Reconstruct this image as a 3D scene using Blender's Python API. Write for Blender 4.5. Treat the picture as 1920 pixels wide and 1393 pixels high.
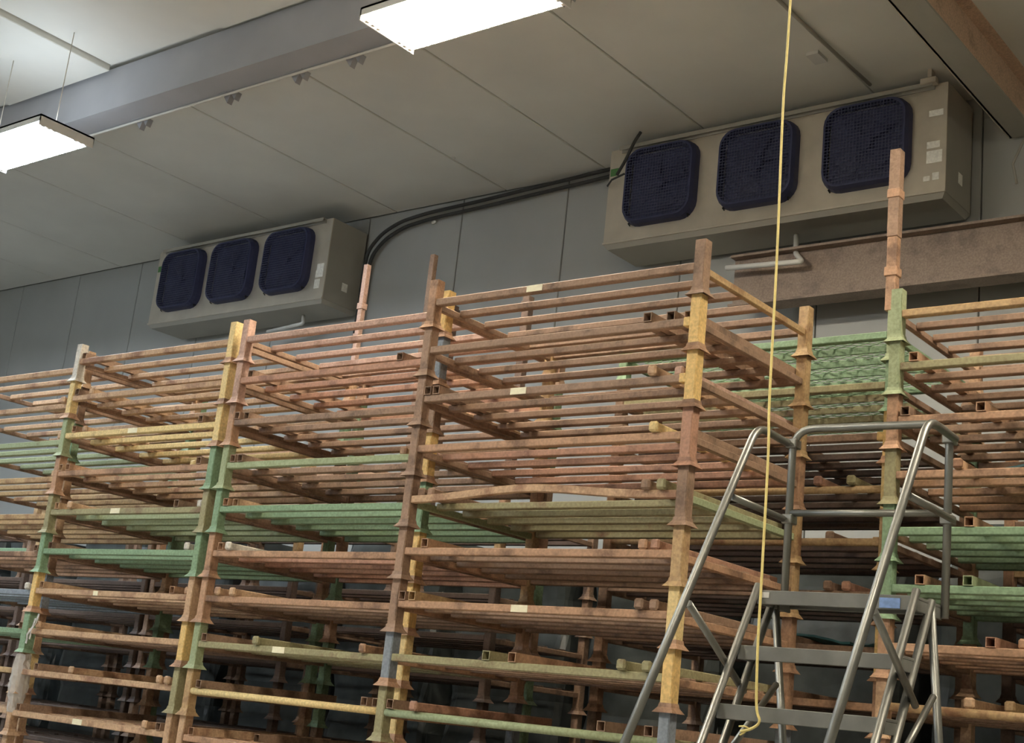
import bpy, bmesh, math, random
from mathutils import Vector, Matrix
for o in list(bpy.data.objects): bpy.data.objects.remove(o)
S = bpy.context.scene
COL = S.collection
random.seed(7)

def lin(c):
    return tuple(((v/255)/12.92 if v/255 <= .04045 else ((v/255+.055)/1.055)**2.4) for v in c)

# ------------------------------------------------------------------ camera
FW = Vector((-0.61804047, 0.74600133, 0.24800805))
RT = Vector((0.7827631, 0.61319219, 0.10619447))
UP = Vector((0.07285539, -0.25976403, 0.9629199))
CAM = Vector((3.2805, -5.1505, 1.5015))
cd = bpy.data.cameras.new('camera'); cam = bpy.data.objects.new('camera', cd); COL.objects.link(cam)
m3 = Matrix((RT, UP, -FW)).transposed()
cam.matrix_world = Matrix.Translation(CAM) @ m3.to_4x4()
cd.sensor_fit = 'HORIZONTAL'; cd.sensor_width = 36; cd.lens = 36*2570.31/1920
cd.clip_start = .05; cd.clip_end = 100
S.camera = cam
# ------------------------------------------------------------------ world, exposure
w = bpy.data.worlds.new('world'); S.world = w; w.use_nodes = True
bg = w.node_tree.nodes['Background']; bg.inputs[0].default_value = (.8, .85, .95, 1); bg.inputs[1].default_value = .05
S.view_settings.view_transform = 'Standard'; S.view_settings.look = 'None'
S.view_settings.gamma = 1; S.view_settings.use_curve_mapping = False
S.view_settings.exposure = 0.68
TUBE_E = 84          # emission strength of the fluorescent tubes
UP_W = 5            # watts of the unseen uplight added above each fixture to brighten the ceiling
COOL = (.76, .87, 1.0); WARM = (1.0, .90, .74)
# fixtures: (x of left end, y of front edge); 1.28 m long, 0.5 m wide, 5.65 m up
FIX = [(-2.62, .10), (-7.42, .10), (2.2, .10), (-12.2, .10),
       (-2.62, -4.6), (-7.42, -4.6), (2.2, -4.6), (-12.2, -4.6), (-5.0, -9.0)]
FZ = 5.65

# ------------------------------------------------------------------ helpers
def new_bm(): return bmesh.new()
def box(bm, x0, x1, y0, y1, z0, z1):
    vs = [bm.verts.new(p) for p in ((x0,y0,z0),(x1,y0,z0),(x1,y1,z0),(x0,y1,z0),(x0,y0,z1),(x1,y0,z1),(x1,y1,z1),(x0,y1,z1))]
    for f in ((0,3,2,1),(4,5,6,7),(0,1,5,4),(1,2,6,5),(2,3,7,6),(3,0,4,7)): bm.faces.new([vs[i] for i in f])
    return vs
def mesh(name, bm, bevel=0):
    bmesh.ops.recalc_face_normals(bm, faces=bm.faces)
    if bevel:
        bmesh.ops.bevel(bm, geom=[e for e in bm.edges if e.is_manifold and e.calc_face_angle(0) > .5], offset=bevel, segments=1, affect='EDGES')
    me = bpy.data.meshes.new(name); bm.to_mesh(me); bm.free(); return me
def link(name, me, mat=None, parent=None, loc=(0,0,0), rot=None):
    o = bpy.data.objects.new(name, me); COL.objects.link(o); o.location = loc
    if rot: o.rotation_euler = rot
    if parent is not None: o.parent = parent
    if mat is not None and me is not None:
        if len(me.materials) == 0: me.materials.append(mat)
        if me.materials[0] is not mat:
            o.material_slots[0].link = 'OBJECT'; o.material_slots[0].material = mat
    return o
def tag(o, label=None, cat=None, group=None, kind=None):
    if label: o['label'] = label
    if cat: o['category'] = cat
    if group: o['group'] = group
    if kind: o['kind'] = kind
    return o
def thing(name, label, cat, loc=(0,0,0), rz=0, group=None):
    o = bpy.data.objects.new(name, None); COL.objects.link(o); o.location = loc; o.rotation_euler = (0,0,rz)
    o.empty_display_size = .1
    return tag(o, label, cat, group)
def tube(bm, pts, r, n=10, cap=True, smooth_corners=0):
    P = [Vector(p) for p in pts]
    if smooth_corners:
        Q = [P[0]]
        for i in range(1, len(P)-1):
            a, b, c = P[i-1], P[i], P[i+1]
            d = min(smooth_corners, (a-b).length*.45, (c-b).length*.45)
            s = b+(a-b).normalized()*d; e = b+(c-b).normalized()*d
            for k in range(7):
                t = k/6; Q.append(s*(1-t)**2+b*2*t*(1-t)+e*t*t)
        Q.append(P[-1]); P = Q
    rings = []; prev = None
    for i, p in enumerate(P):
        if i == 0: d = (P[1]-p)
        elif i == len(P)-1: d = p-P[i-1]
        else: d = (P[i+1]-p).normalized()+(p-P[i-1]).normalized()
        d.normalize()
        if prev is None:
            a = d.orthogonal().normalized()
        else:
            a = (prev-d*prev.dot(d)).normalized()
        prev = a; b = d.cross(a)
        rings.append([bm.verts.new(p+(a*math.cos(2*math.pi*k/n)+b*math.sin(2*math.pi*k/n))*r) for k in range(n)])
    for i in range(len(rings)-1):
        for k in range(n):
            f = bm.faces.new((rings[i][k], rings[i][(k+1)%n], rings[i+1][(k+1)%n], rings[i+1][k])); f.smooth = True
    if cap:
        bm.faces.new(rings[0][::-1]); bm.faces.new(rings[-1])
def sqtube(bm, x0, x1, z0, z1, y0, y1, t=.005):
    # hollow square tube along y
    o = [(x0,z0),(x1,z0),(x1,z1),(x0,z1)]; i = [(x0+t,z0+t),(x1-t,z0+t),(x1-t,z1-t),(x0+t,z1-t)]
    R = [[bm.verts.new((x,y,z)) for x,z in s] for y in (y0,y1) for s in (o,i)]
    for k in range(4):
        j = (k+1)%4
        bm.faces.new((R[0][k],R[0][j],R[2][j],R[2][k])); bm.faces.new((R[1][j],R[1][k],R[3][k],R[3][j]))
        bm.faces.new((R[0][j],R[0][k],R[1][k],R[1][j])); bm.faces.new((R[2][k],R[2][j],R[3][j],R[3][k]))

# ------------------------------------------------------------------ materials
class NT:
    def __init__(s, name):
        s.m = bpy.data.materials.new(name); s.m.use_nodes = True; s.t = s.m.node_tree; s.b = s.t.nodes['Principled BSDF']
    def n(s, typ, **kw):
        nd = s.t.nodes.new(typ)
        for k, v in kw.items():
            if k.startswith('i_'):
                nd.inputs[k[2:].replace('_', ' ')].default_value = v
            else: setattr(nd, k, v)
        return nd
    def l(s, a, b): s.t.links.new(a, b)
def coords(N, random_off=True):
    tc = N.n('ShaderNodeTexCoord')
    if not random_off: return tc.outputs['Object']
    oi = N.n('ShaderNodeObjectInfo'); ml = N.n('ShaderNodeMath', operation='MULTIPLY'); ml.inputs[1].default_value = 40
    N.l(oi.outputs['Random'], ml.inputs[0])
    ad = N.n('ShaderNodeVectorMath', operation='ADD'); N.l(tc.outputs['Object'], ad.inputs[0]); N.l(ml.outputs[0], ad.inputs[1])
    return ad.outputs[0]
def ramp(N, src, p0, p1, c0=(0,0,0,1), c1=(1,1,1,1)):
    r = N.n('ShaderNodeValToRGB'); r.color_ramp.elements[0].position = p0; r.color_ramp.elements[1].position = p1
    r.color_ramp.elements[0].color = c0; r.color_ramp.elements[1].color = c1; N.l(src, r.inputs[0]); return r.outputs[0]
def mix(N, fac, a, b):
    x = N.n('ShaderNodeMix', data_type='RGBA')
    for s, v in ((0, fac), (6, a), (7, b)):
        if hasattr(v, 'links') or isinstance(v, bpy.types.NodeSocket): N.l(v, x.inputs[s])
        else: x.inputs[s].default_value = v if s == 0 else (*v[:3], 1)
    return x.outputs[2]
def desat(c, k=.22, g=1.03):
    l = .3*c[0]+.59*c[1]+.11*c[2]
    return tuple(min(250, (v*(1-k)+l*k)*g) for v in c)
def paint_mat(name, base, rust=(120,78,55), amount=.5, rough=.6):
    base = desat(base); rust = desat(rust)
    N = NT(name); v = coords(N)
    a = N.n('ShaderNodeTexNoise', i_Scale=5.0, i_Detail=8.0, i_Roughness=.65); N.l(v, a.inputs['Vector'])
    b = N.n('ShaderNodeTexNoise', i_Scale=70.0, i_Detail=5.0); N.l(v, b.inputs['Vector'])
    lo = .70-.40*amount
    f = ramp(N, a.outputs[0], lo, lo+.14)
    c = mix(N, f, lin(base), lin(rust))
    g = ramp(N, b.outputs[0], .35, .7, (.62,.60,.58,1), (1.12,1.12,1.12,1))
    mu = N.n('ShaderNodeMix', data_type='RGBA', blend_type='MULTIPLY'); mu.inputs[0].default_value = .6
    N.l(c, mu.inputs[6]); N.l(g, mu.inputs[7])
    N.l(mu.outputs[2], N.b.inputs['Base Color']); N.b.inputs['Roughness'].default_value = rough
    N.b.inputs['Specular IOR Level'].default_value = .35
    bp = N.n('ShaderNodeBump', i_Strength=.25, i_Distance=.001); N.l(b.outputs[0], bp.inputs['Height']); N.l(bp.outputs[0], N.b.inputs['Normal'])
    return N.m
def plain_mat(name, col, rough=.6, metal=0, noise=.12, scale=3, bump=0, spec=.5):
    N = NT(name); v = coords(N, False)
    a = N.n('ShaderNodeTexNoise', i_Scale=float(scale), i_Detail=6.0); N.l(v, a.inputs['Vector'])
    c = lin(col); f = ramp(N, a.outputs[0], .3, .7)
    N.l(mix(N, f, tuple(x*(1-noise) for x in c), tuple(min(1, x*(1+noise)) for x in c)), N.b.inputs['Base Color'])
    N.b.inputs['Roughness'].default_value = rough; N.b.inputs['Metallic'].default_value = metal
    N.b.inputs['Specular IOR Level'].default_value = spec
    if bump:
        bp = N.n('ShaderNodeBump', i_Strength=bump, i_Distance=.004); N.l(a.outputs[0], bp.inputs['Height']); N.l(bp.outputs[0], N.b.inputs['Normal'])
    return N.m
def emit_mat(name, col, e):
    N = NT(name); N.b.inputs['Base Color'].default_value = (.9,.9,.9,1)
    N.b.inputs['Emission Color'].default_value = (*col, 1); N.b.inputs['Emission Strength'].default_value = e
    return N.m

PAL = {  # key: (word for labels, base, rust, amount)
 'rust':   ('rusty orange-brown', (192,144,106), (134,98,72), .5),
 'brown':  ('rusty brown', (164,128,100), (122,94,72), .5),
 'red':    ('reddish rust', (192,138,108), (146,102,80), .5),
 'pink':   ('pinkish rust',       (200,158,136), (160,120,98), .5),
 'tan':    ('rust-flecked tan',   (202,160,118), (152,106,76), .5),
 'yellow': ('chipped yellow',     (236,192,108), (172,116,66), .32),
 'cream':  ('pale yellow',        (236,204,130), (160,112,70), .28),
 'green':  ('chalky green',       (130,164,122), (110,92,66), .16),
 'olive':  ('olive green',        (160,152,106), (128,96,68), .38),
 'lime':   ('pale green',         (160,174,126), (130,110,76), .22),
 'blue':   ('worn blue-grey',     (136,146,156), (112,94,84), .3),
 'ochre':  ('rusty yellow',       (196,158,104), (150,104,66), .5),
  'dark':   ('shade-darkened brown', (100,78,64), (80,62,52), .5),  # puts the shade inside rear stacks into the paint; also two tall posts
 'white':  ('whitish',            (214,206,190), (170,130,96), .25),
}
MP = {k: paint_mat(k+'_paint', v[1], v[2], v[3]) for k, v in PAL.items()}
M_steel = plain_mat('ladder_steel', (140,140,134), .42, .85, .1, 9)
M_step = plain_mat('step_grey', (118,118,112), .6, .3, .14, 12, .2)
M_galv = plain_mat('galvanised', (204,196,180), .32, .5, .1, 4)
M_galvdull = plain_mat('painted_sheet', (168,164,152), .6, .15, .06, 2)
M_panel = plain_mat('cooler_panel', (168,169,164), .55, .0, .06, 1.3, .05)
M_ceil = plain_mat('ceiling_panel', (228,226,216), .6, .0, .06, 1.1, .05)
M_floor = plain_mat('concrete', (172,168,160), .7, 0, .15, 2, .1)
M_girder = plain_mat('girder_grey', (170,170,172), .55, 0, .07, 2)
M_prim = paint_mat('primer', (222,184,150), (190,154,124), .4)
M_prim2 = paint_mat('primer_dark', (150,128,110), (128,108,94), .5)
M_navy = plain_mat('navy_cover', (48,52,84), .55, 0, .12, 8)
M_navy2 = plain_mat('navy_wire', (72,76,100), .45, .1, .1, 8)
M_dark = plain_mat('dark_void', (22,22,26), .8, 0, .1, 5)
M_black = plain_mat('black_pipe_foam', (62,62,60), .85, 0, .12, 20)
M_white = plain_mat('white_plastic', (214,212,204), .5, 0, .05, 10)
M_lamp = plain_mat('lamp_enamel', (232,230,224), .4, 0, .03, 5)
M_cord = plain_mat('yellow_cord', (238,218,140), .6, 0, .08, 60)
M_sticker = plain_mat('sticker', (244,242,232), .5, 0, .12, 45)
M_blue = plain_mat('blue_sticker', (130,160,210), .5, 0, .2, 60)
M_greenstk = plain_mat('green_sticker', (80,130,70), .6, 0, .2, 60)
M_filmw = plain_mat('clear_film', (226,222,214), .15, 0, .1, 30, .5); M_filmw.node_tree.nodes['Principled BSDF'].inputs['Alpha'].default_value = .55
M_teal = plain_mat('teal_sheet', (44,84,86), .4, 0, .3, 9, .5)
M_film = plain_mat('plastic_film', (206,200,190), .25, 0, .2, 30, .6)
M_tagp = plain_mat('cream_tag', (250,238,205), .6, 0, .12, 30)
M_tube = {c: emit_mat('tube_glow', c, TUBE_E) for c in (COOL, WARM)}

# ------------------------------------------------------------------ setting
ZC = 6.62; YW = 4.55; XL, XR, YF = -17.0, 9.0, -12.5
def struct(name, bm, mat, bevel=0, parent=None):
    o = link(name, mesh(name, bm, bevel), mat, parent)
    if parent is None: o['kind'] = 'structure'
    return o
b = new_bm(); box(b, XL, XR, YF, YW+.3, -.2, 0); struct('floor', b, M_floor)
b = new_bm(); box(b, XL, XR, YF, YW+.3, ZC+.055, ZC+.2); ceil = struct('ceiling', b, M_ceil)
seams = [-17, -15.6, -14.2, -12.8, -11.4, -9.7, -8.14, -6.57, -5.08, -3.85, -2.58, -1.02, .5, 2, 3.5, 5, 6.5, 9]
for (y0, y1) in ((1.17, YW), (-3.4, .89), (-8, -3.41), (YF, -8.01)):
    for i in range(len(seams)-1):
        dz = 0 if seams[i] < -2.6 else -.012*(i % 2)
        if y0 == -3.4: dz = (-.05, .0, -.025)[i % 3]
        b = new_bm(); box(b, seams[i]+.008, seams[i+1]-.008, y0, y1-.008, ZC+dz, ZC+.06)
        link('ceiling_panel', mesh('ceiling_panel', b, .006), M_ceil, ceil)
b = new_bm(); box(b, XL, XR, YW+.05, YW+.3, 0, ZC+.05); wb = struct('wall_back', b, M_panel)
ws = [XL]+[-16.3+1.333*i for i in range(19)]+[XR]
for i in range(len(ws)-1):
    if ws[i+1]-ws[i] < .05: continue
    b = new_bm(); box(b, ws[i]+.006, ws[i+1]-.006, YW, YW+.06, 0, ZC)
    link('wall_panel', mesh('wall_panel', b, .005), M_panel, wb)
b = new_bm(); box(b, XL-.2, XL, YF, YW+.3, 0, ZC+.05); struct('wall_left', b, M_panel)
b = new_bm(); box(b, XR, XR+.2, YF, YW+.3, 0, ZC+.05); struct('wall_right', b, M_panel)
b = new_bm(); box(b, XL, XR, YF-.2, YF, 0, ZC+.05); struct('wall_front', b, M_panel)

# girder along x
def ibeam_x(bm, x0, x1, yc, wdt, z0, z1, tf=.02, tw=.014):
    box(bm, x0, x1, yc-wdt/2, yc+wdt/2, z0, z0+tf); box(bm, x0, x1, yc-wdt/2, yc+wdt/2, z1-tf, z1)
    box(bm, x0, x1, yc-tw/2, yc+tw/2, z0+tf, z1-tf)
def ibeam_y(bm, y0, y1, xc, wdt, z0, z1, tf=.02, tw=.014):
    box(bm, xc-wdt/2, xc+wdt/2, y0, y1, z0, z0+tf); box(bm, xc-wdt/2, xc+wdt/2, y0, y1, z1-tf, z1)
    box(bm, xc-tw/2, xc+tw/2, y0, y1, z0+tf, z1-tf)
t = thing('ceiling_girder', 'long grey steel girder crossing the ceiling behind the lights', 'girder', (-8.5, 1.03, 6.2))
b = new_bm(); box(b, -8.3, 8.28, -.13, .13, 0, .02); link('bottom_flange', mesh('bottom_flange', b), M_girder, t)
b = new_bm(); box(b, -8.3, 8.28, -.115, .0, .02, .41); link('web', mesh('web', b), M_girder, t)
b = new_bm(); tube(b, [(-8.3, .115, -.02), (8.3, .115, -.02)], .011, 8); link('conduit', mesh('conduit', b), M_white, t)
for x in (-6.43, -5.27, -4.46, -3.86, -7.6, -9.0, -1.9):
    b = new_bm()
    for k, s in ((0, 1), (.085, .8)):
        v = [b.verts.new(p) for p in ((x+8.5+k-.06*s, .15, .0), (x+8.5+k+.03*s, .15, .0), (x+8.5+k+.0, .15, -.075*s), (x+8.5+k-.06*s, .2, .0), (x+8.5+k+.03*s, .2, .0), (x+8.5+k, .2, -.075*s))]
        b.faces.new(v[:3]); b.faces.new(v[3:]); b.faces.new((v[0],v[1],v[4],v[3])); b.faces.new((v[1],v[2],v[5],v[4])); b.faces.new((v[2],v[0],v[3],v[5]))
        box(b, x+8.5+k-.06*s, x+8.5+k+.03*s, .1, .2, -.004, .004)
    link('beam_clamp', mesh('beam_clamp', b), M_girder, t)
# roof beam along y, right, rusty
t = thing('roof_beam', 'tan primed roof beam running back over the right cooling unit', 'beam', (.03, -4, 6.2))
b = new_bm(); box(b, -.1, .1, -8, 8.5, 0, .018); link('bottom_flange', mesh('bottom_flange', b), M_galvdull, t)
b = new_bm(); box(b, -.1, .1, -8, 8.5, .4, .42); box(b, -.008, .008, -8, 8.5, .018, .4); link('web', mesh('web', b), M_prim, t)
b = new_bm(); box(b, -.11, -.085, -8, 8.5, .0, .04); link('flange_lip', mesh('flange_lip', b), M_galv, t)
# low wall beam
t = thing('wall_beam', 'dark reddish brown steel beam along back wall below right cooling unit', 'beam', (-2.2, 4.2, 4.96))
b = new_bm(); box(b, 0, 11.15, -.1, .1, 0, .02); box(b, 0, 11.15, -.1, .1, .42, .44); link('flange', mesh('flange', b), M_prim2, t)
b = new_bm(); box(b, 0, 11.15, -.02, .02, .02, .42); link('web', mesh('web', b), M_prim2, t)
# ceiling junction plate and small conduit on ceiling near right unit
o = link('ceiling_strip', mesh('ceiling_strip', (lambda bb: (box(bb, -1.20, -1.10, 3.30, 3.46, ZC-.03, ZC-.001), bb)[1])(new_bm())), M_white)
tag(o, 'small pale square cover plate on ceiling above the right cooling unit', 'cover plate')
b = new_bm(); tube(b, [(-1.02, 1.2, ZC-.03), (-1.0, 3.0, ZC-.03), (-.95, 3.9, ZC-.05)], .014, 8)
tag(link('ceiling_conduit', mesh('ceiling_conduit', b), M_galvdull), 'thin grey conduit on ceiling running to the right cooling unit', 'conduit')
# two-line refrigerant pipes along the wall-ceiling corner
pp = [(-3.5, 6.60), (-4.03, 6.575), (-4.66, 6.55), (-5.33, 6.52), (-6.05, 6.50), (-6.42, 6.46), (-6.674, 6.36), (-6.838, 6.20), (-6.863, 6.0), (-6.87, 5.2)]
for k, lab in ((0, 'upper dark insulated pipe along the wall top between cooling units'), (1, 'lower dark insulated pipe along the wall top between cooling units')):
    b = new_bm(); tube(b, [(x+k*.03, 4.46+.03*k, z-.055*k) for x, z in pp], .019, 8, smooth_corners=.15)
    tag(link('insulated_pipe', mesh('insulated_pipe', b), M_black), lab, 'pipe', 'pipes between the cooling units')
b = new_bm(); tube(b, [(.1, 4.4, 6.2), (-.02, 4.42, 5.95), (.0, 4.45, 5.8)], .01, 8)
tag(link('wall_bracket_rod', mesh('wall_bracket_rod', b), M_galvdull), 'thin slanting rod on back wall at the far right edge', 'rod')
b = new_bm(); bmesh.ops.create_uvsphere(b, u_segments=12, v_segments=6, radius=.035, matrix=Matrix.Translation((-6.0, 4.53, 6.42)) @ Matrix.Diagonal((1, .5, .6, 1)))
tag(link('wall_sensor', mesh('wall_sensor', b), M_white), 'small round white fitting on back wall below the insulated pipes', 'sensor')
b = new_bm(); bmesh.ops.create_uvsphere(b, u_segments=12, v_segments=6, radius=.022, matrix=Matrix.Translation((-5.04, 3.68, ZC-.005)) @ Matrix.Diagonal((1, 1, .6, 1)))
tag(link('ceiling_button', mesh('ceiling_button', b), M_white), 'tiny white button fixed on a ceiling seam', 'fitting')

# ------------------------------------------------------------------ lamps
def lamp_fixture(x, y, label):
    t = thing('ceiling_light', label, 'light', (x, y, FZ), 0, 'hanging fluorescent fixtures')
    b = new_bm(); L, W = 1.28, .5
    colr = COOL if x < -3 else WARM
    box(b, 0, L, 0, W, .075, .09)
    for y0, y1 in ((0, .006), (W-.006, W)): box(b, 0, L, y0, y1, .032, .09)
    box(b, 0, .010, 0, W, -.0, .09); box(b, L-.010, L, 0, W, -.0, .09)
    link('housing', mesh('housing', b), M_lamp, t)
    b = new_bm(); vs = [b.verts.new(p) for p in ((.015,.195,.075),(.015,.25,.012),(.015,.305,.075),(L-.015,.195,.075),(L-.015,.25,.012),(L-.015,.305,.075))]
    b.faces.new(vs[:3]); b.faces.new(vs[3:]); b.faces.new((vs[0],vs[1],vs[4],vs[3])); b.faces.new((vs[1],vs[2],vs[5],vs[4]))
    link('ballast_cover', mesh('ballast_cover', b), M_lamp, t)
    for yy in (.05, .1, .15, .35, .4, .45):
        b = new_bm(); tube(b, [(.035, yy, .022), (L-.035, yy, .022)], .0165, 8); link('fluorescent_tube', mesh('fluorescent_tube', b), M_tube[colr], t)
        b = new_bm(); box(b, .012, .035, yy-.014, yy+.014, .005, .07); link('lamp_holder', mesh('lamp_holder', b), M_lamp, t)
        b = new_bm(); box(b, L-.035, L-.012, yy-.014, yy+.014, .005, .07); link('lamp_holder', mesh('lamp_holder', b), M_lamp, t)
    for xx in (.2, L-.2):
        b = new_bm(); tube(b, [(xx, W/2, .09), (xx, W/2, ZC-FZ+.0)], .004, 6); link('hanging_chain', mesh('hanging_chain', b), M_galv, t)
    ld = bpy.data.lights.new('added_uplight', 'AREA'); ld.shape = 'RECTANGLE'; ld.size = L-.1; ld.size_y = W-.1  # upward lamp added over the closed housing to lift the ceiling
    ld.energy = UP_W; ld.color = colr
    lo = bpy.data.objects.new('added_uplight', ld); COL.objects.link(lo); lo.parent = t; lo.location = (L/2, W/2, .095); lo.rotation_euler = (math.pi, 0, 0)
fl = ['six-tube fluorescent light hanging at the top centre of the picture', 'blown-out fluorescent light at the left edge of the picture',
      'fluorescent light out of frame above the ladder', 'fluorescent light beyond the left edge near the wall', 'fluorescent light behind the viewer, over the aisle',
      'fluorescent light behind the viewer, further left', 'fluorescent light behind the viewer, to the right', 'fluorescent light behind the viewer, far left',
      'fluorescent light far behind the viewer']
for (x, y), lab in zip(FIX, fl): lamp_fixture(x, y, lab)

# ------------------------------------------------------------------ cooling units
def rsq(cx, cz, s, r, n=5):
    out = []
    for qx, qz, a0 in ((1,1,0),(-1,1,90),(-1,-1,180),(1,-1,270)):
        for k in range(n+1):
            a = math.radians(a0+90*k/n); out.append((cx+qx*(s-r)+r*math.cos(a), cz+qz*(s-r)+r*math.sin(a)))
    return out
def loft(bm, rings, cap0=False, cap1=False):
    R = [[bm.verts.new(p) for p in r] for r in rings]
    for i in range(len(R)-1):
        for k in range(len(R[0])):
            j = (k+1) % len(R[0]); bm.faces.new((R[i][k], R[i][j], R[i+1][j], R[i+1][k]))
    if cap0: bm.faces.new(R[0])
    if cap1: bm.faces.new(R[-1][::-1])
def cooler(x, y, z, L, H, D, label, right):
    t = thing('evaporator_unit', label, 'cooling unit', (x, y, z), 0, 'wall-hung evaporator units')
    fx = [.56, 1.47, 2.39]; fx = [v*L/3.0 for v in fx]; cz = H*.53; hs = .335
    # casing: front plate with three openings approximated by a ring of boxes around square openings
    b = new_bm()
    box(b, 0, L, 0, .012, 0, cz-.30); box(b, 0, L, 0, .012, cz+.30, H)
    xs = [0]+[v for f in fx for v in (f-.30, f+.30)]+[L]
    for i in range(0, len(xs), 2): box(b, xs[i], xs[i+1], 0, .012, cz-.30, cz+.30)
    link('front_plate', mesh('front_plate', b), M_galv, t)
    b = new_bm(); box(b, 0, L, .012, D, H-.01, H); box(b, 0, .01, .012, D, 0, H-.01); box(b, L-.01, L, .012, D, 0, H-.01); box(b, 0, L, D-.01, D, 0, H-.01)
    link('casing', mesh('casing', b), M_galvdull, t)
    b = new_bm()
    vs = [b.verts.new(p) for p in ((0,-.004,-.002),(L,-.004,-.002),(L,D,-.002),(0,D,-.002),(.03,.03,-.045),(L-.03,.03,-.045),(L-.03,D-.03,-.045),(.03,D-.03,-.045))]
    for f in ((0,1,5,4),(1,2,6,5),(2,3,7,6),(3,0,4,7),(4,5,6,7),(0,3,2,1)): b.faces.new([vs[i] for i in f])
    link('drain_pan', mesh('drain_pan', b), M_galvdull, t)
    b = new_bm(); box(b, -.004, L+.004, -.012, 0, -.006, .014); link('pan_lip', mesh('pan_lip', b, .002), M_galv, t)
    b = new_bm(); box(b, .12, L-.1, -.05, 0, H-.008, H); box(b, .12, L-.1, -.056, -.048, H-.035, H); box(b, .12, L-.1, -.012, -.0005, H-.045, H-.008)
    link('hanging_rail', mesh('hanging_rail', b), M_galvdull, t)
    for i, f in enumerate(fx):
        g = new_bm()
        # hood: rounded square band, open in the middle, wire front
        rings = [[(px, 0, pz) for px, pz in rsq(f, cz, .355, .15)], [(px, -.06, pz) for px, pz in rsq(f, cz, .35, .15)], [(px, -.10, pz) for px, pz in rsq(f, cz, .335, .14)],
                 [(px, -.10, pz) for px, pz in rsq(f, cz, .318, .13)], [(px, -.03, pz) for px, pz in rsq(f, cz, .314, .13)]]
        loft(g, rings); hood = link('fan_hood', mesh('fan_hood', g), M_navy, t)
        g = new_bm(); s = .318; nn = 24
        for k in range(1, nn):
            u = -s+2*s*k/nn; ext = s if abs(u) < s-.13 else s-.13+math.sqrt(max(0, .13**2-(abs(u)-(s-.13))**2))
            box(g, f+u-.0022, f+u+.0022, -.104, -.100, cz-ext, cz+ext); box(g, f-ext, f+ext, -.108, -.104, cz+u-.0022, cz+u+.0022)
        w_ = link('wire_guard', mesh('wire_guard', g), M_navy2, hood); w_['kind'] = 'stuff'
        g = new_bm(); box(g, f-.30, f+.30, -.03, -.022, cz-.30, cz+.30); link('fan_recess', mesh('fan_recess', g), M_navy, hood)
        g = new_bm()
        for k in range(4):
            a = math.pi/2*k+.4+i; ca, sa = math.cos(a), math.sin(a)
            pts = []
            for rr, ww, yy in ((.05,.03,.0),(.25,.10,.0)):
                for sg in (-1, 1): pts.append((f+ca*rr-sa*ww*sg, -.055+.018*sg, cz+sa*rr+ca*ww*sg))
            v = [g.verts.new(p) for p in pts]; g.faces.new((v[0], v[1], v[3], v[2]))
            v = [g.verts.new((p[0], p[1]+.004, p[2])) for p in pts]; g.faces.new((v[0], v[2], v[3], v[1]))
        bmesh.ops.create_cone(g, cap_ends=True, segments=14, radius1=.06, radius2=.06, depth=.05, matrix=Matrix.Translation((f, -.055, cz)) @ Matrix.Rotation(math.pi/2, 4, 'X'))
        link('fan_blades', mesh('fan_blades', g), M_navy, hood)
        for sx in (-1, 1):
            g = new_bm(); px, pz = f+sx*.285, cz-.315
            box(g, px-.012, px+.012, -.03, 0, pz-.012, pz+.012); tube(g, [(px, -.03, pz), (px+sx*.012, -.04, pz-.014), (px+sx*.004, -.02, pz-.03)], .006, 6)
            link('guard_clip', mesh('guard_clip', g), M_dark, t)
    # stickers
    if right:
        st = [(L-.14,.62,.11,.05),(L-.15,.36,.10,.055),(L-.15,.24,.12,.10),(L-.10,.10,.05,.06),(L-.17,.10,.05,.04)]
    else:
        st = [(L-.14,.32,.10,.07),(L-.15,.24,.11,.08),(L-.15,.12,.08,.10)]
    for (sx, sz, sw, sh) in st:
        g = new_bm(); box(g, sx, sx+sw, -.002, 0, sz, sz+sh); link('sticker', mesh('sticker', g), M_sticker, t)
    g = new_bm(); box(g, L, L+.002, .25, .33, .16, .25); s_ = link('side_label', mesh('side_label', g), M_sticker, t); s_['label'] = 'small pale label on the unit side'
    g = new_bm(); box(g, .01, .1 , -.002, 0, H*.72, H*.80); s_ = link('green_sticker', mesh('green_sticker', g), M_greenstk, t); s_['label'] = 'green sticker'
    return t
cooler(-3.43, 4.0, 5.63, 3.06, .885, .52, 'larger galvanised three-fan cooling unit below ceiling at upper right', True)
cooler(-9.84, 4.0, 5.53, 2.90, .885, .52, 'smaller-looking galvanised three-fan cooling unit on back wall at left', False)
# drain pipe under right unit
b = new_bm(); tube(b, [(-2.20, 4.04, 5.27), (-1.52, 4.04, 5.24), (-1.64, 4.16, 5.36), (-1.72, 4.30, 5.575)], .022, 10, smooth_corners=.04)
tag(link('drain_pipe', mesh('drain_pipe', b), M_white), 'white drain pipe with an elbow under the right cooling unit', 'pipe')
b = new_bm(); tube(b, [(-7.95, 4.2, 5.32), (-7.4, 4.2, 5.36), (-7.5, 4.28, 5.475)], .02, 10, smooth_corners=.04)
tag(link('drain_pipe', mesh('drain_pipe', b), M_white), 'white drain pipe under the left cooling unit', 'pipe')
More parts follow.
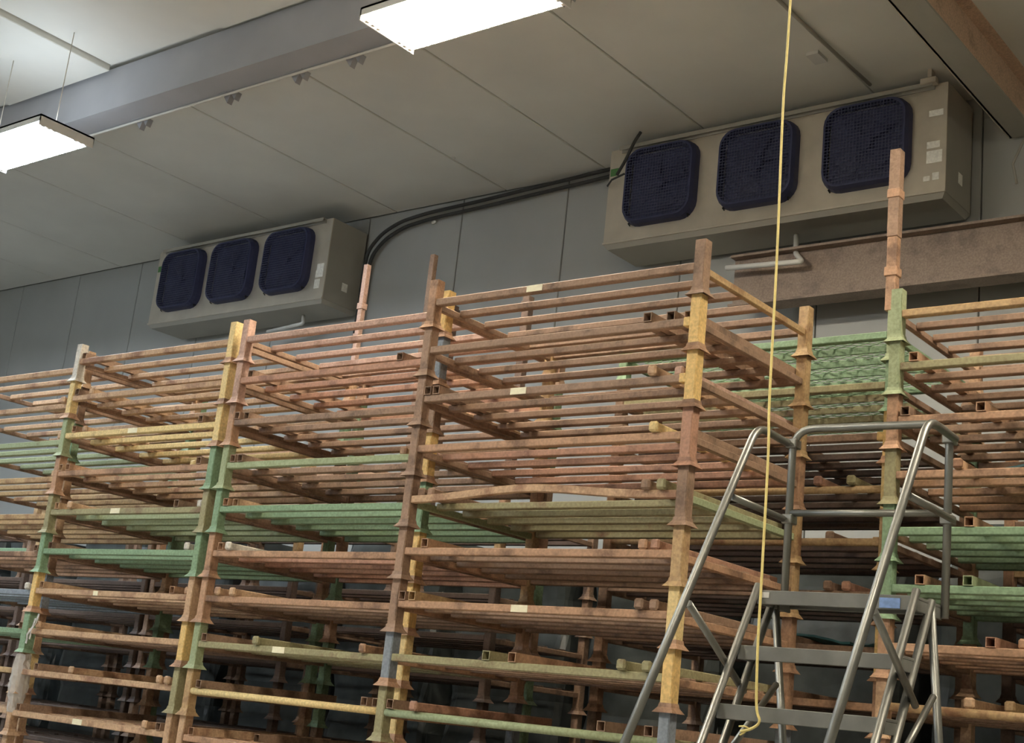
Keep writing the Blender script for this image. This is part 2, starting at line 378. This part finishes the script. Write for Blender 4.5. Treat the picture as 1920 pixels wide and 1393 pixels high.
# dark cable hanging at left end of right unit
b = new_bm(); tube(b, [(-3.08, 3.92, 6.60), (-3.13, 3.90, 6.5), (-3.20, 3.90, 6.35), (-3.28, 3.90, 6.22)], .014, 8, smooth_corners=.05)
tube(b, [(-3.42, 3.97, 6.17), (-3.33, 3.90, 6.185), (-3.2, 3.90, 6.22)], .009, 8)
tag(link('power_cable', mesh('power_cable', b), M_black), 'dark cable looping over the left end of the right cooling unit', 'cable')
b = new_bm(); box(b, -.56, -.44, 3.93, 3.99, 6.50, 6.545); box(b, -.50, -.47, 3.92, 3.99, 6.545, ZC-.001)
tag(link('hanger_bracket', mesh('hanger_bracket', b), M_galv), 'shiny hanger bracket at top right corner of right cooling unit', 'bracket')

# ------------------------------------------------------------------ stacking racks
W, D, HS = 1.6677, 1.0661, .27
def m_foot():
    b = new_bm()
    def sq(h, z, n=4): return [(-h,-h,z),(h,-h,z),(h,h,z),(-h,h,z)]
    loft(b, [sq(.052,0), sq(.048,.005), sq(.034,.024), sq(.0305,.042), sq(.0283,.042), sq(.031,.024), sq(.046,.002), sq(.0515,.0)])
    return mesh('flared_foot', b)
ME_foot = m_foot()
def m_post(h=.028, z1=.276):
    b = new_bm(); t = .005
    o = lambda h, z: [(-h,-h,z),(h,-h,z),(h,h,z),(-h,h,z)]
    loft(b, [o(h,.03), o(h,z1), o(h-t,z1), o(h-t,.03), o(h,.03)])
    # raised weld seam down the front right edge
    box(b, h-.012, h-.004, -h-.003, -h, .06, z1-.03)
    return mesh('corner_post', b)
ME_post = m_post(); ME_fat = m_post(.034)
def m_bar(name, x0, x1, y0, y1, z0, z1, bev=.004):
    b = new_bm(); box(b, x0, x1, y0, y1, z0, z1); return mesh(name, b, bev)
ME_front = m_bar('front_beam', .028, W-.028, -.027, .019, .127, .1645)
ME_back = m_bar('back_beam', .028, W-.028, D-.019, D+.027, .127, .1645)
ME_side = m_bar('side_beam', -.015, .015, .028, D-.028, .115, .151)
ME_slat = m_bar('deck_slat', .014, W-.014, -.024, .024, .130, .164)
ME_thin = m_bar('deck_slat', .014, W-.014, -.006, .006, .128, .164, .001)
def m_round(name, y):
    b = new_bm(); tube(b, [(.028, y, .144), (W-.028, y, .144)], .020, 12); return mesh(name, b)
ME_round = m_round('front_beam', -.01)
def m_bent():
    b = new_bm(); pr = None; n = 14
    for i in range(n+1):
        t = i/n; x = .028+(W-.056)*t; z = .045*math.exp(-((t-.47)/.28)**2)*(1-abs(2*t-1)**6)
        c = [b.verts.new(p) for p in ((x,-.027,.127+z),(x,.009,.127+z),(x,.009,.1645+z),(x,-.027,.1645+z))]
        if pr:
            for k in range(4): b.faces.new((pr[k], pr[(k+1)%4], c[(k+1)%4], c[k]))
        else: b.faces.new(c)
        pr = c
    b.faces.new(pr); return mesh('front_beam', b, .003)
ME_bent = m_bent()
b = new_bm(); box(b, 0, .035, -.030, .012, .124, .168); ME_sock = mesh('beam_socket', b, .003)
b = new_bm(); box(b, -.05, .05, -.0295, -.027, .129, .163); ME_tag = mesh('paper_tag', b)
b = new_bm(); box(b, -.025, .025, -.0295, -.027, .130, .160); ME_tags = mesh('paper_tag', b)
def m_meshdeck():
    b = new_bm(); nx, ny = 32, 40; x0, x1, y0, y1, z = .03, W-.03, .03, D-.03, .1645
    dx, dy = (x1-x0)/nx, (y1-y0)/ny; t = .003
    def seg(p, q):
        p = Vector(p); q = Vector(q); d = (q-p).normalized(); s = Vector((-d.y, d.x, 0))*t
        a = [b.verts.new(v) for v in (p-s, q-s, q+s, p+s, p-s+Vector((0,0,.005)), q-s+Vector((0,0,.005)), q+s+Vector((0,0,.005)), p+s+Vector((0,0,.005)))]
        b.faces.new((a[0],a[3],a[2],a[1])); b.faces.new(a[4:]); b.faces.new((a[0],a[1],a[5],a[4])); b.faces.new((a[2],a[3],a[7],a[6]))
    for i in range(nx):
        for j in range(ny):
            cx, cy = x0+dx*(i+.5), y0+dy*(j+.5)
            if (i+j) % 2: seg((cx-dx/2, cy-dy/2, z), (cx+dx/2, cy+dy/2, z))
            else: seg((cx-dx/2, cy+dy/2, z), (cx+dx/2, cy-dy/2, z))
    return mesh('mesh_deck', b)
ME_mesh = m_meshdeck()
SL_Y = [D*(i+1)/5 for i in range(4)]
ORD = ['top', 'second', 'third', 'fourth', 'fifth', 'sixth', 'seventh', 'eighth', 'ninth', 'tenth', 'eleventh', 'twelfth', 'bottom']
def rack(x, y, lev, key, lp, rp, bp, sd, where, beam='', socks='', tags=(), meshdeck=False, slat=None, fat=False):
    z = 3.51-HS*lev
    adj = PAL[key][0]
    lab = '%s steel rack, %s level of %s' % (adj, ORD[lev], where)
    t = thing('stacking_rack', lab, 'rack', (x+.050, y+.050, z), 0, 'steel stacking racks in stacks')
    mk = MP[key]; ms = MP[slat or key]
    fb = link('front_beam', ME_bent if beam == 'bent' else ME_round if beam == 'round' else ME_front, mk, t)
    link('back_beam', ME_back, ms, t)
    link('side_beam', ME_side, MP['brown' if sd == 'ochre' else sd], t); link('side_beam', ME_side, MP[sd], t, (W, 0, 0))
    for yy in SL_Y: link('deck_slat', ME_thin if meshdeck else ME_slat, ms, t, (0, yy, 0))
    for (px, py, k) in ((0,0,lp), (W,0,rp), (0,D,bp), (W,D,bp)):
        fatp = fat and px == 0 and py == 0
        p = link('corner_post', ME_fat if fatp else ME_post, MP[k], t, (px, py, 0))
        link('flared_foot', ME_foot, MP[k if k not in ('yellow', 'cream', 'blue') else 'rust'], p)
        if PAL[k][0] != adj: p['label'] = PAL[k][0]+' corner post'
    if 'l' in socks: link('beam_socket', ME_sock, MP[lp], t, (.026, 0, 0))
    if 'r' in socks: link('beam_socket', ME_sock, MP[rp], t, (W-.061, 0, 0))
    for tg in tags:
        o = link('paper_tag', ME_tags if tg < 0 else ME_tag, M_tagp, fb, (W*abs(tg), 0, 0)); o['label'] = 'pale paper tag'
    if meshdeck:
        o = link('mesh_deck', ME_mesh, MP['green'], t); o['kind'] = 'stuff'; o['label'] = 'green expanded metal deck'
    return t
# loose posts lying on decks
def m_loose(cap):
    b = new_bm()
    if cap: box(b, -.021, .021, 0, 1.12, 0, .042)
    else: sqtube(b, -.0225, .0225, 0, .045, 0, 1.12, .004)
    return mesh('loose_post', b, .004 if cap else 0)
ME_open = m_loose(False); ME_capd = m_loose(True)
b = new_bm(); box(b, -.0245, .0245, -.02, .006, -.000, .048); ME_cap = mesh('end_cap', b, .009)
def num(k):
    w_ = ['first','second','third','fourth','fifth','sixth']; return w_[k]
def loose(x, y, lev, items, where):
    """items: (t along beam, kind, paint, y offset)"""
    z = 3.51-HS*lev+.1648
    items = sorted(items, key=lambda i: i[0])
    for k, it in enumerate(items):
        tt, kind, key = min(.966, max(.034, it[0])), it[1], it[2]; yo = it[3] if len(it) > 3 else 0
        lab = 'loose %s post, %s from left, on %s rack of %s' % (PAL[key][0].split()[-1], num(k), ORD[lev], where)
        t = thing('loose_post', lab, 'steel post', (x+.050+W*tt, y+.050-.035+yo, z), 0, 'loose square posts lying on the racks')
        link('square_tube', ME_capd if kind == 'c' else ME_open, MP[key], t)
        if kind == 'c': link('end_cap', ME_cap, MP[key], t, (0, 0, 0))

R_ = random.Random(3)
# front row tables: per level (beam, left post, right post, slat colour, options); some brown slats carry deck shade in their colour
sC = 'front stack just left of ladder'
C_ = [('brown','rust','brown',{'tags':(.42,),'sd':'ochre'}), ('brown','brown','yellow',{'socks':'r'}), ('brown','brown','yellow',{'socks':'r','tags':(.40,)}),
      ('rust','brown','red',{'slat':'red'}), ('tan','brown','brown',{'beam':'bent','slat':'olive','sd':'lime'}), ('rust','brown','ochre',{'slat':'brown'}),
      ('rust','brown','cream',{'tags':(.49,),'slat':'brown'}), ('olive','blue','yellow',{'slat':'brown'}), ('lime','olive','blue',{'beam':'round','slat':'olive'}),
      ('rust','rust','rust',{}), ('brown','rust','brown',{}), ('rust','brown','green',{}), ('green','green','green',{})]
cb = ['ochre','ochre','ochre','rust','ochre','ochre','rust','rust','blue','rust','brown','rust','green']
for i, (k, l, r, o) in enumerate(C_):
    o = dict(o); sd = o.pop('sd', 'brown' if i < 4 else 'rust'); rack(0-W, 0, i, k, l, r, cb[i], sd, sC, **o)
sB = 'second front stack left of ladder'
XB, YB = -3.4023, .1723
B_ = [('pink','pink','yellow',{}), ('red','pink','blue',{}), ('brown','rust','brown',{}), ('lime','lime','yellow',{'slat':'brown'}), ('green','green','green',{}),
      ('rust','rust','yellow',{'slat':'red'}), ('rust','rust','yellow',{'slat':'brown'}), ('olive','lime','cream',{'tags':(.44,)}), ('cream','ochre','cream',{'beam':'round','slat':'olive'}),
      ('rust','tan','cream',{}), ('brown','rust','brown',{}), ('green','green','rust',{}), ('rust','rust','rust',{})]
for i, (k, l, r, o) in enumerate(B_): rack(XB, YB, i, k, l, r, R_.choice(['brown','rust','green']), 'brown', sB, **o)
sA = 'third front stack left of ladder'
XA, YA = -3.5351-W, .1791
A_ = [('tan','white','cream',{}), ('tan','cream','cream',{}), ('cream','lime','cream',{'tags':(.48,)}), ('rust','rust','green',{'slat':'tan'}), ('olive','olive','olive',{'tags':(.46,),'slat':'lime'}),
      ('green','green','green',{}), ('tan','yellow','tan',{'tags':(-.43,),'slat':'tan'}), ('tan','green','yellow',{'slat':'brown','fat':True}), ('tan','tan','olive',{}), ('tan','tan','tan',{'tags':(.46,)}),
      ('brown','tan','rust',{}), ('green','green','rust',{}), ('rust','rust','brown',{})]
for i, (k, l, r, o) in enumerate(A_): rack(XA, YA, i, k, l, r, R_.choice(['brown','tan','green']), 'brown', sA, **o)
sZ = 'front stack cut by left edge'
XZ, YZ = -5.33-W, .33
Z_ = [('tan','tan','tan'), ('tan','tan','brown'), ('lime','green','green'), ('ochre','tan','tan'), ('ochre','tan','tan'), ('rust','rust','rust'), ('blue','blue','blue'), ('green','green','tan'),
      ('ochre','tan','cream'), ('tan','tan','tan'), ('rust','rust','rust'), ('green','green','green'), ('rust','rust','rust')]
for i, (k, l, r) in enumerate(Z_): rack(XZ, YZ, i, k, l, r, R_.choice(['brown','tan','green']), 'brown', sZ)
sD = 'stack behind ladder at right edge'
XD, YD = .5532, .964
D_ = [('ochre','lime','ochre',{'slat':'brown'}), ('olive','lime','rust',{'slat':'brown'}), ('rust','rust','rust',{'slat':'brown'}), ('rust','olive','rust',{'slat':'rust'}), ('green','green','green',{'socks':'','slat':'green'}),
      ('green','green','green',{'tags':(.72,)}), ('rust','rust','rust',{}), ('ochre','tan','tan',{'beam':'round','slat':'brown'}), ('brown','rust','rust',{}), ('rust','rust','brown',{}), ('green','green','green',{}), ('rust','brown','rust',{}), ('brown','brown','brown',{})]
for i, (k, l, r, o) in enumerate(D_): rack(XD, YD, i, k, l, r, R_.choice(['brown','tan','green']), 'brown', sD, **o)
sE = 'second-row stack seen behind ladder'
XE, YE = -1.265, 1.27
E_ = [('green','green','lime',{'meshdeck':True,'slat':'green','sd':'green'}), ('olive','brown','green',{'meshdeck':True}), ('brown','rust','yellow',{'socks':'r','slat':'dark'}), ('ochre','rust','cream',{'beam':'round','slat':'dark'}), ('ochre','rust','ochre',{'beam':'round','socks':'r','slat':'dark'}),  # dark slats stand in for shade within this stack
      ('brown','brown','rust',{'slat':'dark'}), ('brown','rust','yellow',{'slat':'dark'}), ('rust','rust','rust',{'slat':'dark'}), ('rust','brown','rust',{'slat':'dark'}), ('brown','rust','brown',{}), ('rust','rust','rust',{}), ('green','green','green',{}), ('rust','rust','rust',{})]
for i, (k, l, r, o) in enumerate(E_):
    o = dict(o); sd = o.pop('sd', 'brown'); rack(XE, YE, i, k, l, r, 'brown', sd, sE, **o)
rear = [(-4.29, 1.94, 3, 'second-row stack behind the centre stacks'), (-6.265, 1.94, 1, 'second-row stack behind third front stack'), (-8.05, 1.94, 2, 'second-row stack at left edge'),
        (-9.85, 1.94, 3, 'second-row stack far left, mostly hidden'), (-11.65, 1.94, 3, 'second-row stack farthest left'),
        (.66, 2.32, 1, 'rear stack at right edge'),]
for (x, y, st, wh) in rear:
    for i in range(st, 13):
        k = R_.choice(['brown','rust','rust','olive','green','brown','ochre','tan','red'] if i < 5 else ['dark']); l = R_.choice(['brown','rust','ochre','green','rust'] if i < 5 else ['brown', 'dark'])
        rack(x, y, i, k, l, R_.choice(['brown','rust','ochre','green'] if i < 5 else ['dark']), 'brown', 'brown', wh, slat=None if i < 3 else 'dark')  # dark slats and lower beams stand in for shade at the rear

# loose posts, front stacks
def xs_(x, L, Rr): return (x-L)/(Rr-L)
LC = {1: [(.815,'o','brown',.1),(.845,'o','brown'),(.94,'o','brown'),(.985-.03,'o','brown',.04)], 2: [(.03,'o','brown'),(.07,'o','brown'),(.88,'c','tan'),(.95,'c','pink',.05)],
      3: [(.90,'c','cream'),(.97,'c','brown',.1)], 4: [(.035,'c','brown',.06),(.075,'c','brown',.06),(.89,'c','brown'),(.94,'c','olive')],
      5: [(.10,'o','rust'),(.885,'c','rust',.03),(.925,'c','red',.03)], 6: [(.03,'o','brown'),(.075,'o','ochre'),(.90,'c','brown'),(.94,'c','brown',.02)],
      7: [(.39,'o','olive'),(.485,'o','rust'),(.86,'c','olive'),(.94,'c','olive')], 8: [(.04,'o','brown'),(.14,'c','red'),(.80,'o','brown',.02),(.95,'o','brown',.02)], 0: []}
LC[1][3] = (.972,'o','brown',.04)
LC[1][2] = (.915,'o','brown',.02)
LB = {1: [(.06,'o','brown',.02),(.83,'o','brown')], 2: [(.035,'o','brown'),(.075,'o','brown',.02),(.96,'c','tan',.05)], 3: [(.05,'o','brown'),(.09,'o','brown'),(.88,'c','tan',.05),(.94,'c','pink',.05)],
      4: [(.05,'o','rust'),(.09,'o','tan',.02)], 5: [(.06,'o','rust'),(.11,'c','white')], 6: [(.09,'c','tan'),(.17,'c','tan')], 7: [(.05,'o','brown'),(.33,'c','olive'),(.84,'c','rust')],
      8: [(.06,'o','brown'),(.86,'o','brown',.02),(.91,'o','brown',.02)], 9: [(.06,'o','tan'),(.2,'o','brown',.3)]}
LA = {0: [(.035,'o','brown',.02),(.94,'o','brown',.3)], 1: [(.05,'o','brown'),(.13,'c','tan',.04)], 2: [(.08,'o','rust'),(.13,'c','tan',.04),(.9,'o','brown'),(.94,'c','cream',.1)],
      3: [(.035,'o','tan'),(.085,'o','rust'),(.83,'c','cream',.1),(.93,'o','brown')], 4: [(.06,'o','tan'),(.16,'c','tan'),(.84,'o','brown'),(.95,'c','white',.05)],
      5: [(.05,'o','brown',.02),(.93,'c','white',.03)], 6: [(.06,'o','tan'),(.90,'o','rust'),(.96,'c','tan',.05)], 7: [(.10,'c','tan'),(.94,'c','rust',.1)],
      8: [(.13,'o','brown'),(.35,'c','tan',.03),(.92,'c','tan'),(.965,'c','tan')], 9: [(.06,'o','brown'),(.88,'c','tan'),(.95,'o','brown')]}
LZ = {1: [(.97,'c','tan',.04),(.9,'c','tan')], 2: [(.93,'c','tan')], 3: [(.9,'c','tan',.04)], 4: [(.95,'c','tan')], 5: [(.90,'o','brown'),(.95,'o','brown')], 6: [(.9,'c','white')], 7: [(.9,'o','brown')]}
LD = {1: [(.06,'o','rust')], 2: [(.04,'o','brown'),(.26,'o','rust'),(.2-.12,'o','brown',.4)][:2], 3: [(.20,'c','tan')], 4: [(.235,'o','rust')], 5: [(.10,'o','rust'),(.235,'o','lime')], 6: [(.3,'o','red'),(.38,'c','rust',.05),(.68,'c','tan',.03)], 7: [(.24,'c','tan',.04),(.34,'c','ochre',.08),(.42,'c','olive',.08)]}
LE = {2: [(.53,'c','rust',.2),(.60,'c','brown',.2)], 3: [(.78,'c','red'),(.89,'c','olive')], 4: [(.8,'c','brown',.1)], 5: [(.83,'c','brown'),(.89,'c','red')], 6: [(.7,'c','brown')], 7: [(.6,'o','rust'),(.68,'c','rust')]}
for (tb, x, y, wh) in ((LC, -W, 0, sC), (LB, XB, YB, sB), (LA, XA, YA, sA), (LZ, XZ, YZ, sZ), (LD, XD, YD, sD), (LE, XE, YE, sE)):
    for lv, it in tb.items(): loose(x, y, lv, it, wh.replace('front stack', 'front stack').replace('seen ', ''))

# tall upright posts standing in rear stacks
def tall(x, y, z0, z1, key, label, w_=.022, collars=(), paint2=None, zs=None):
    t = thing('tall_post', label, 'steel post', (x, y, z0), 0, 'tall upright posts above the stacks')
    b = new_bm(); box(b, -w_, w_, -w_, w_, 0, (zs or z1)-z0); link('post_tube', mesh('post_tube', b, .003), MP[key], t)
    if zs:
        b = new_bm(); box(b, -w_-.003, w_+.003, -w_-.003, w_+.003, zs-z0, z1-z0); link('upper_tube', mesh('upper_tube', b, .003), MP[paint2], t)
    for c in collars:
        b = new_bm(); box(b, -w_-.008, w_+.008, -w_-.008, w_+.008, c-z0, c-z0+.05); link('collar', mesh('collar', b, .003), MP[key], t)
tall(.4275, 1.3275, 3.79, 4.70, 'rust', 'tall rusty post rising in front of the right cooling unit', .027, (3.98, 4.42), 'brown', 4.2)
tall(-4.23, 2.0, 2.98, 4.87, 'pink', 'tall thin pale rusty post right of the left cooling unit', .022, (4.25, 4.5))
tall(-4.54, 3.065, 3.52, 5.36, 'brown', 'tall thin brown post behind the left post of centre stack', .026)
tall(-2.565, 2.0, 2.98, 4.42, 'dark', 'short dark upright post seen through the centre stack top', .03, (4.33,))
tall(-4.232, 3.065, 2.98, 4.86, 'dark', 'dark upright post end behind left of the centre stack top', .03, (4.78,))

# ------------------------------------------------------------------ teal sheets on right racks
def crumple(name, x0, x1, y0, y1, z, mat, label, amp=.03, seed=1):
    rr = random.Random(seed); b = new_bm(); nx, ny = 22, 14; V = []
    ph = [(rr.uniform(3, 14), rr.uniform(3, 14), rr.uniform(0, 6)) for _ in range(7)]
    for j in range(ny+1):
        for i in range(nx+1):
            x = x0+(x1-x0)*i/nx; y = y0+(y1-y0)*j/ny
            h = sum(math.sin(a*x+c*y+p) for a, c, p in ph)/7*amp+rr.uniform(-.006, .006)
            V.append(b.verts.new((x, y, z+amp+h)))
    for j in range(ny):
        for i in range(nx):
            k = j*(nx+1)+i; b.faces.new((V[k], V[k+1], V[k+nx+2], V[k+nx+1]))
    g = bmesh.ops.extrude_face_region(b, geom=b.faces[:]); bmesh.ops.translate(b, verts=[v for v in g['geom'] if isinstance(v, bmesh.types.BMVert)], vec=(0, 0, .012))
    tag(link(name, mesh(name, b), mat), label, 'sheet', 'dark teal plastic sheets')
crumple('plastic_sheet', 1.0, 2.2, 1.25, 2.05, 3.51-3*HS+.165, M_teal, 'dark teal plastic sheet on fourth rack behind ladder guard rail', .045, 1)
crumple('plastic_sheet', -.9, .2, 1.5, 2.3, 3.51-6*HS+.165, M_teal, 'dark teal plastic sheet in second-row stack behind ladder platform', .04, 2)

# film-wrapped pallet loads along the back wall, mostly added to darken the rear gaps
M_wrap = plain_mat('dark_wrap', (70,74,72), .28, 0, .35, 6, .6)
M_wood = plain_mat('pallet_wood', (150,122,92), .8, 0, .2, 14)
wl = ['right of ladder', 'behind the ladder', 'behind ladder, left side', 'behind centre front stack', 'behind second front stack', 'left of the second front stack', 'behind third front stack', 'left of third front stack', 'at left edge', 'beyond the left edge', 'far beyond left edge']
rr = random.Random(11)
for k in range(11):
    x0 = 1.15-1.36*k; h = rr.uniform(2.75, 3.1); y0 = 3.52
    t = thing('wrapped_load', 'added tall dark film-wrapped pallet load against back wall, '+wl[k], 'pallet load', (x0+.6, y0+.48, 0), 0, 'wrapped loads along the back wall')
    b = new_bm()
    for q_ in range(7): box(b, -.6, .6, -.48+.145*q_, -.40+.145*q_, .12, .14)
    for q_ in (-.55, 0, .55): box(b, q_-.04, q_+.04, -.48, .47, 0, .12)
    link('pallet', mesh('pallet', b), M_wood, t)
    b = new_bm(); rings = []
    for j in range(15):
        z = .14+(h-.14)*j/14; bul = .02*math.sin(j*1.7+k)
        P = rsq(0, 0, 1, .18, 3); rings.append([(px*(.575+bul+rr.uniform(-.012,.012)), py*(.44+bul+rr.uniform(-.012,.012)), z) for px, py in P])
    loft(b, rings, True, True); link('film_wrap', mesh('film_wrap', b), M_wrap, t)

# film wrap on the lower left post
b = new_bm(); rr = random.Random(5); rings = []
zz = 3.51-8*HS
for j in range(12):
    z = zz+.26-.026*j*1.35; r0 = .042+.018*math.sin(j/11*math.pi)
    rings.append([(XA+.050+(r0+rr.uniform(-.008,.012))*math.cos(a*math.pi/7), YA+.050+(r0+rr.uniform(-.008,.012))*math.sin(a*math.pi/7), z+rr.uniform(-.006,.006)) for a in range(14)])
loft(b, rings); tag(link('plastic_wrap', mesh('plastic_wrap', b), M_filmw), 'crumpled clear plastic wrap around left post of third front stack', 'plastic wrap')
b = new_bm(); x, z = XA+.050+W*.10, 3.51-7*HS+.17
for k, (dx, dz) in enumerate(((0, 0), (.03, .03))):
    pr = None
    for j in range(7):
        px = x-.02+dx-.012*j+.01*math.sin(j*1.3); pz = z+.06+dz-.028*j; yy = YA-.01-.004*math.sin(j*2)
        c = [b.verts.new(p) for p in ((px-.012, yy, pz), (px+.014, yy-.006, pz-.004), (px+.014, yy-.003, pz-.004), (px-.012, yy+.003, pz))]
        if pr:
            for q_ in range(4): b.faces.new((pr[q_], pr[(q_+1)%4], c[(q_+1)%4], c[q_]))
        pr = c
tag(link('tape_scrap', mesh('tape_scrap', b), M_film), 'torn white tape scrap dangling from eighth rack of third front stack', 'tape')

# ------------------------------------------------------------------ rolling ladder
lw, rise, run, th = .64, .23, .143, .05
t = thing('rolling_ladder', 'grey steel rolling warehouse ladder with guard rails in front of racks', 'ladder', (.614, -.258, 0), th)
ZP = 3.51-1.389
def lt(name, pts, r=.0165, sc=0, mat=M_steel):
    b = new_bm(); tube(b, [(p[0], p[1], p[2]+ZP) for p in pts], r, 12, smooth_corners=sc); return link(name, mesh(name, b), mat, t)
nst = 9
sl = rise/run
for s, a in ((-1, 0.0), (1, lw)):
    e = a+s*.022
    # stringers front and back
    lt('stringer', [(a, .0, .02), (a, -ZP/sl, -ZP+.03)], .0155)
    lt('stringer', [(a+s*.002, .16, .0), (a+s*.002, .16-(ZP-.1)/sl, -ZP+.1)], .0165)
    # handrail
    hx = e+s*.012
    lt('handrail', [(hx, -1.32, -1.32), (hx, -.03, .665), (hx, .287, .66)], .0165, .09)
    lt('mid_rail', [(hx, -.21, .335), (hx, .287, .335)], .014)
    lt('handrail_brace', [(hx, -.50, -.12), (a+s*.02, -.03, -.40)], .014)
    lt('handrail_brace', [(hx, -1.28, -1.26), (a+s*.0, -1.2, -1.9)], .014)
    # rear leg
    lt('rear_leg', [(a, .16, -.01), (a, .16+.27*(ZP/1.0)*.98, -ZP+.03)], .016)
    lt('leg_brace', [(a, .22, -.35), (a, -.15, -.62)], .013)
    lt('leg_brace', [(a, .45, -1.2), (a, -.55, -1.3)], .013)
# guard rail
g0, g1 = -.018, lw+.012
lt('guard_rail', [(g0, .287, -.05), (g0, .287, .725), (g1, .287, .725), (g1, .287, -.05)], .0165, .10)
lt('guard_mid_rail', [(g0, .287, .362), (g1, .287, .362)], .0145)
for s, xx in ((0, g0), (1, g1)):
    for zz_ in (.66, .335):
        b = new_bm(); box(b, xx-.024, xx+.024, .262, .322, ZP+zz_-.02, ZP+zz_+.02); link('rail_bracket', mesh('rail_bracket', b, .004), M_steel, t)
# platform and steps
def step(b_front, depth, zt, name):
    b = new_bm(); box(b, .0, lw, b_front, b_front+.012, ZP+zt-.055, ZP+zt+.0); box(b, .0, lw, b_front+.012, b_front+depth, ZP+zt-.012, ZP+zt)
    box(b, .0, .012, b_front+.012, b_front+depth, ZP+zt-.055, ZP+zt-.012); box(b, lw-.012, lw, b_front+.012, b_front+depth, ZP+zt-.055, ZP+zt-.012)
    box(b, .012, lw-.012, b_front+depth-.012, b_front+depth, ZP+zt-.04, ZP+zt-.012)
    link(name, mesh(name, b, .002), M_step, t)
step(0, .29, 0, 'platform')
for k in range(1, nst): step(-k*run, .17, -k*rise, 'step')
b = new_bm(); box(b, .50, .58, -.003, 0, ZP-.05, ZP-.012); o = link('blue_label', mesh('blue_label', b), M_blue, t); o['label'] = 'small blue and white label on the platform edge'
b = new_bm(); box(b, .012, .05, -.004, 0, ZP-.03, ZP-.008); o = link('white_label', mesh('white_label', b), M_white, t)
for (cx, cy) in ((0, -ZP/sl), (lw, -ZP/sl), (0, .16+.56), (lw, .16+.56)):
    b = new_bm(); bmesh.ops.create_cone(b, cap_ends=True, segments=16, radius1=.03, radius2=.03, depth=.025, matrix=Matrix.Translation((cx, cy, .03)) @ Matrix.Rotation(math.pi/2, 4, 'Y'))
    link('caster_wheel', mesh('caster_wheel', b), M_dark, t)

# ------------------------------------------------------------------ hanging cord
pts = [(.775, -.6, ZC), (.782, -.6, 4.519), (.779, -.6, 4.036), (.793, -.6, 3.39), (.799, -.6, 2.803), (.808, -.6, 2.594), (.812, -.6, 2.129), (.813, -.6, 1.895), (.822, -.6, 1.667), (.838, -.6, 1.608), (.81, -.6, 1.58), (.765, -.6, 1.566)]
def cat(P, n=6):
    P = [Vector(p) for p in P]; Q = []
    for i in range(len(P)-1):
        a, b_, c, d = P[max(i-1,0)], P[i], P[i+1], P[min(i+2, len(P)-1)]
        if i == 0: a = b_; Q.append(b_); continue
        for k in range(n):
            u = k/n; Q.append(.5*((2*b_)+(c-a)*u+(2*a-5*b_+4*c-d)*u*u+(-a+3*b_-3*c+d)*u**3))
    Q.append(P[-1]); return Q
b = new_bm(); tube(b, cat(pts), .0052, 8)
tube(b, [(.80, -.6, 1.579), (.78, -.603, 1.585), (.757, -.6, 1.583)], .003, 6); tube(b, [(.79, -.6, 1.573), (.775, -.598, 1.56), (.762, -.6, 1.552)], .003, 6)
tag(link('hanging_cord', mesh('hanging_cord', b), M_cord), 'thin yellow cord hanging from ceiling in front of ladder, frayed end', 'cord')
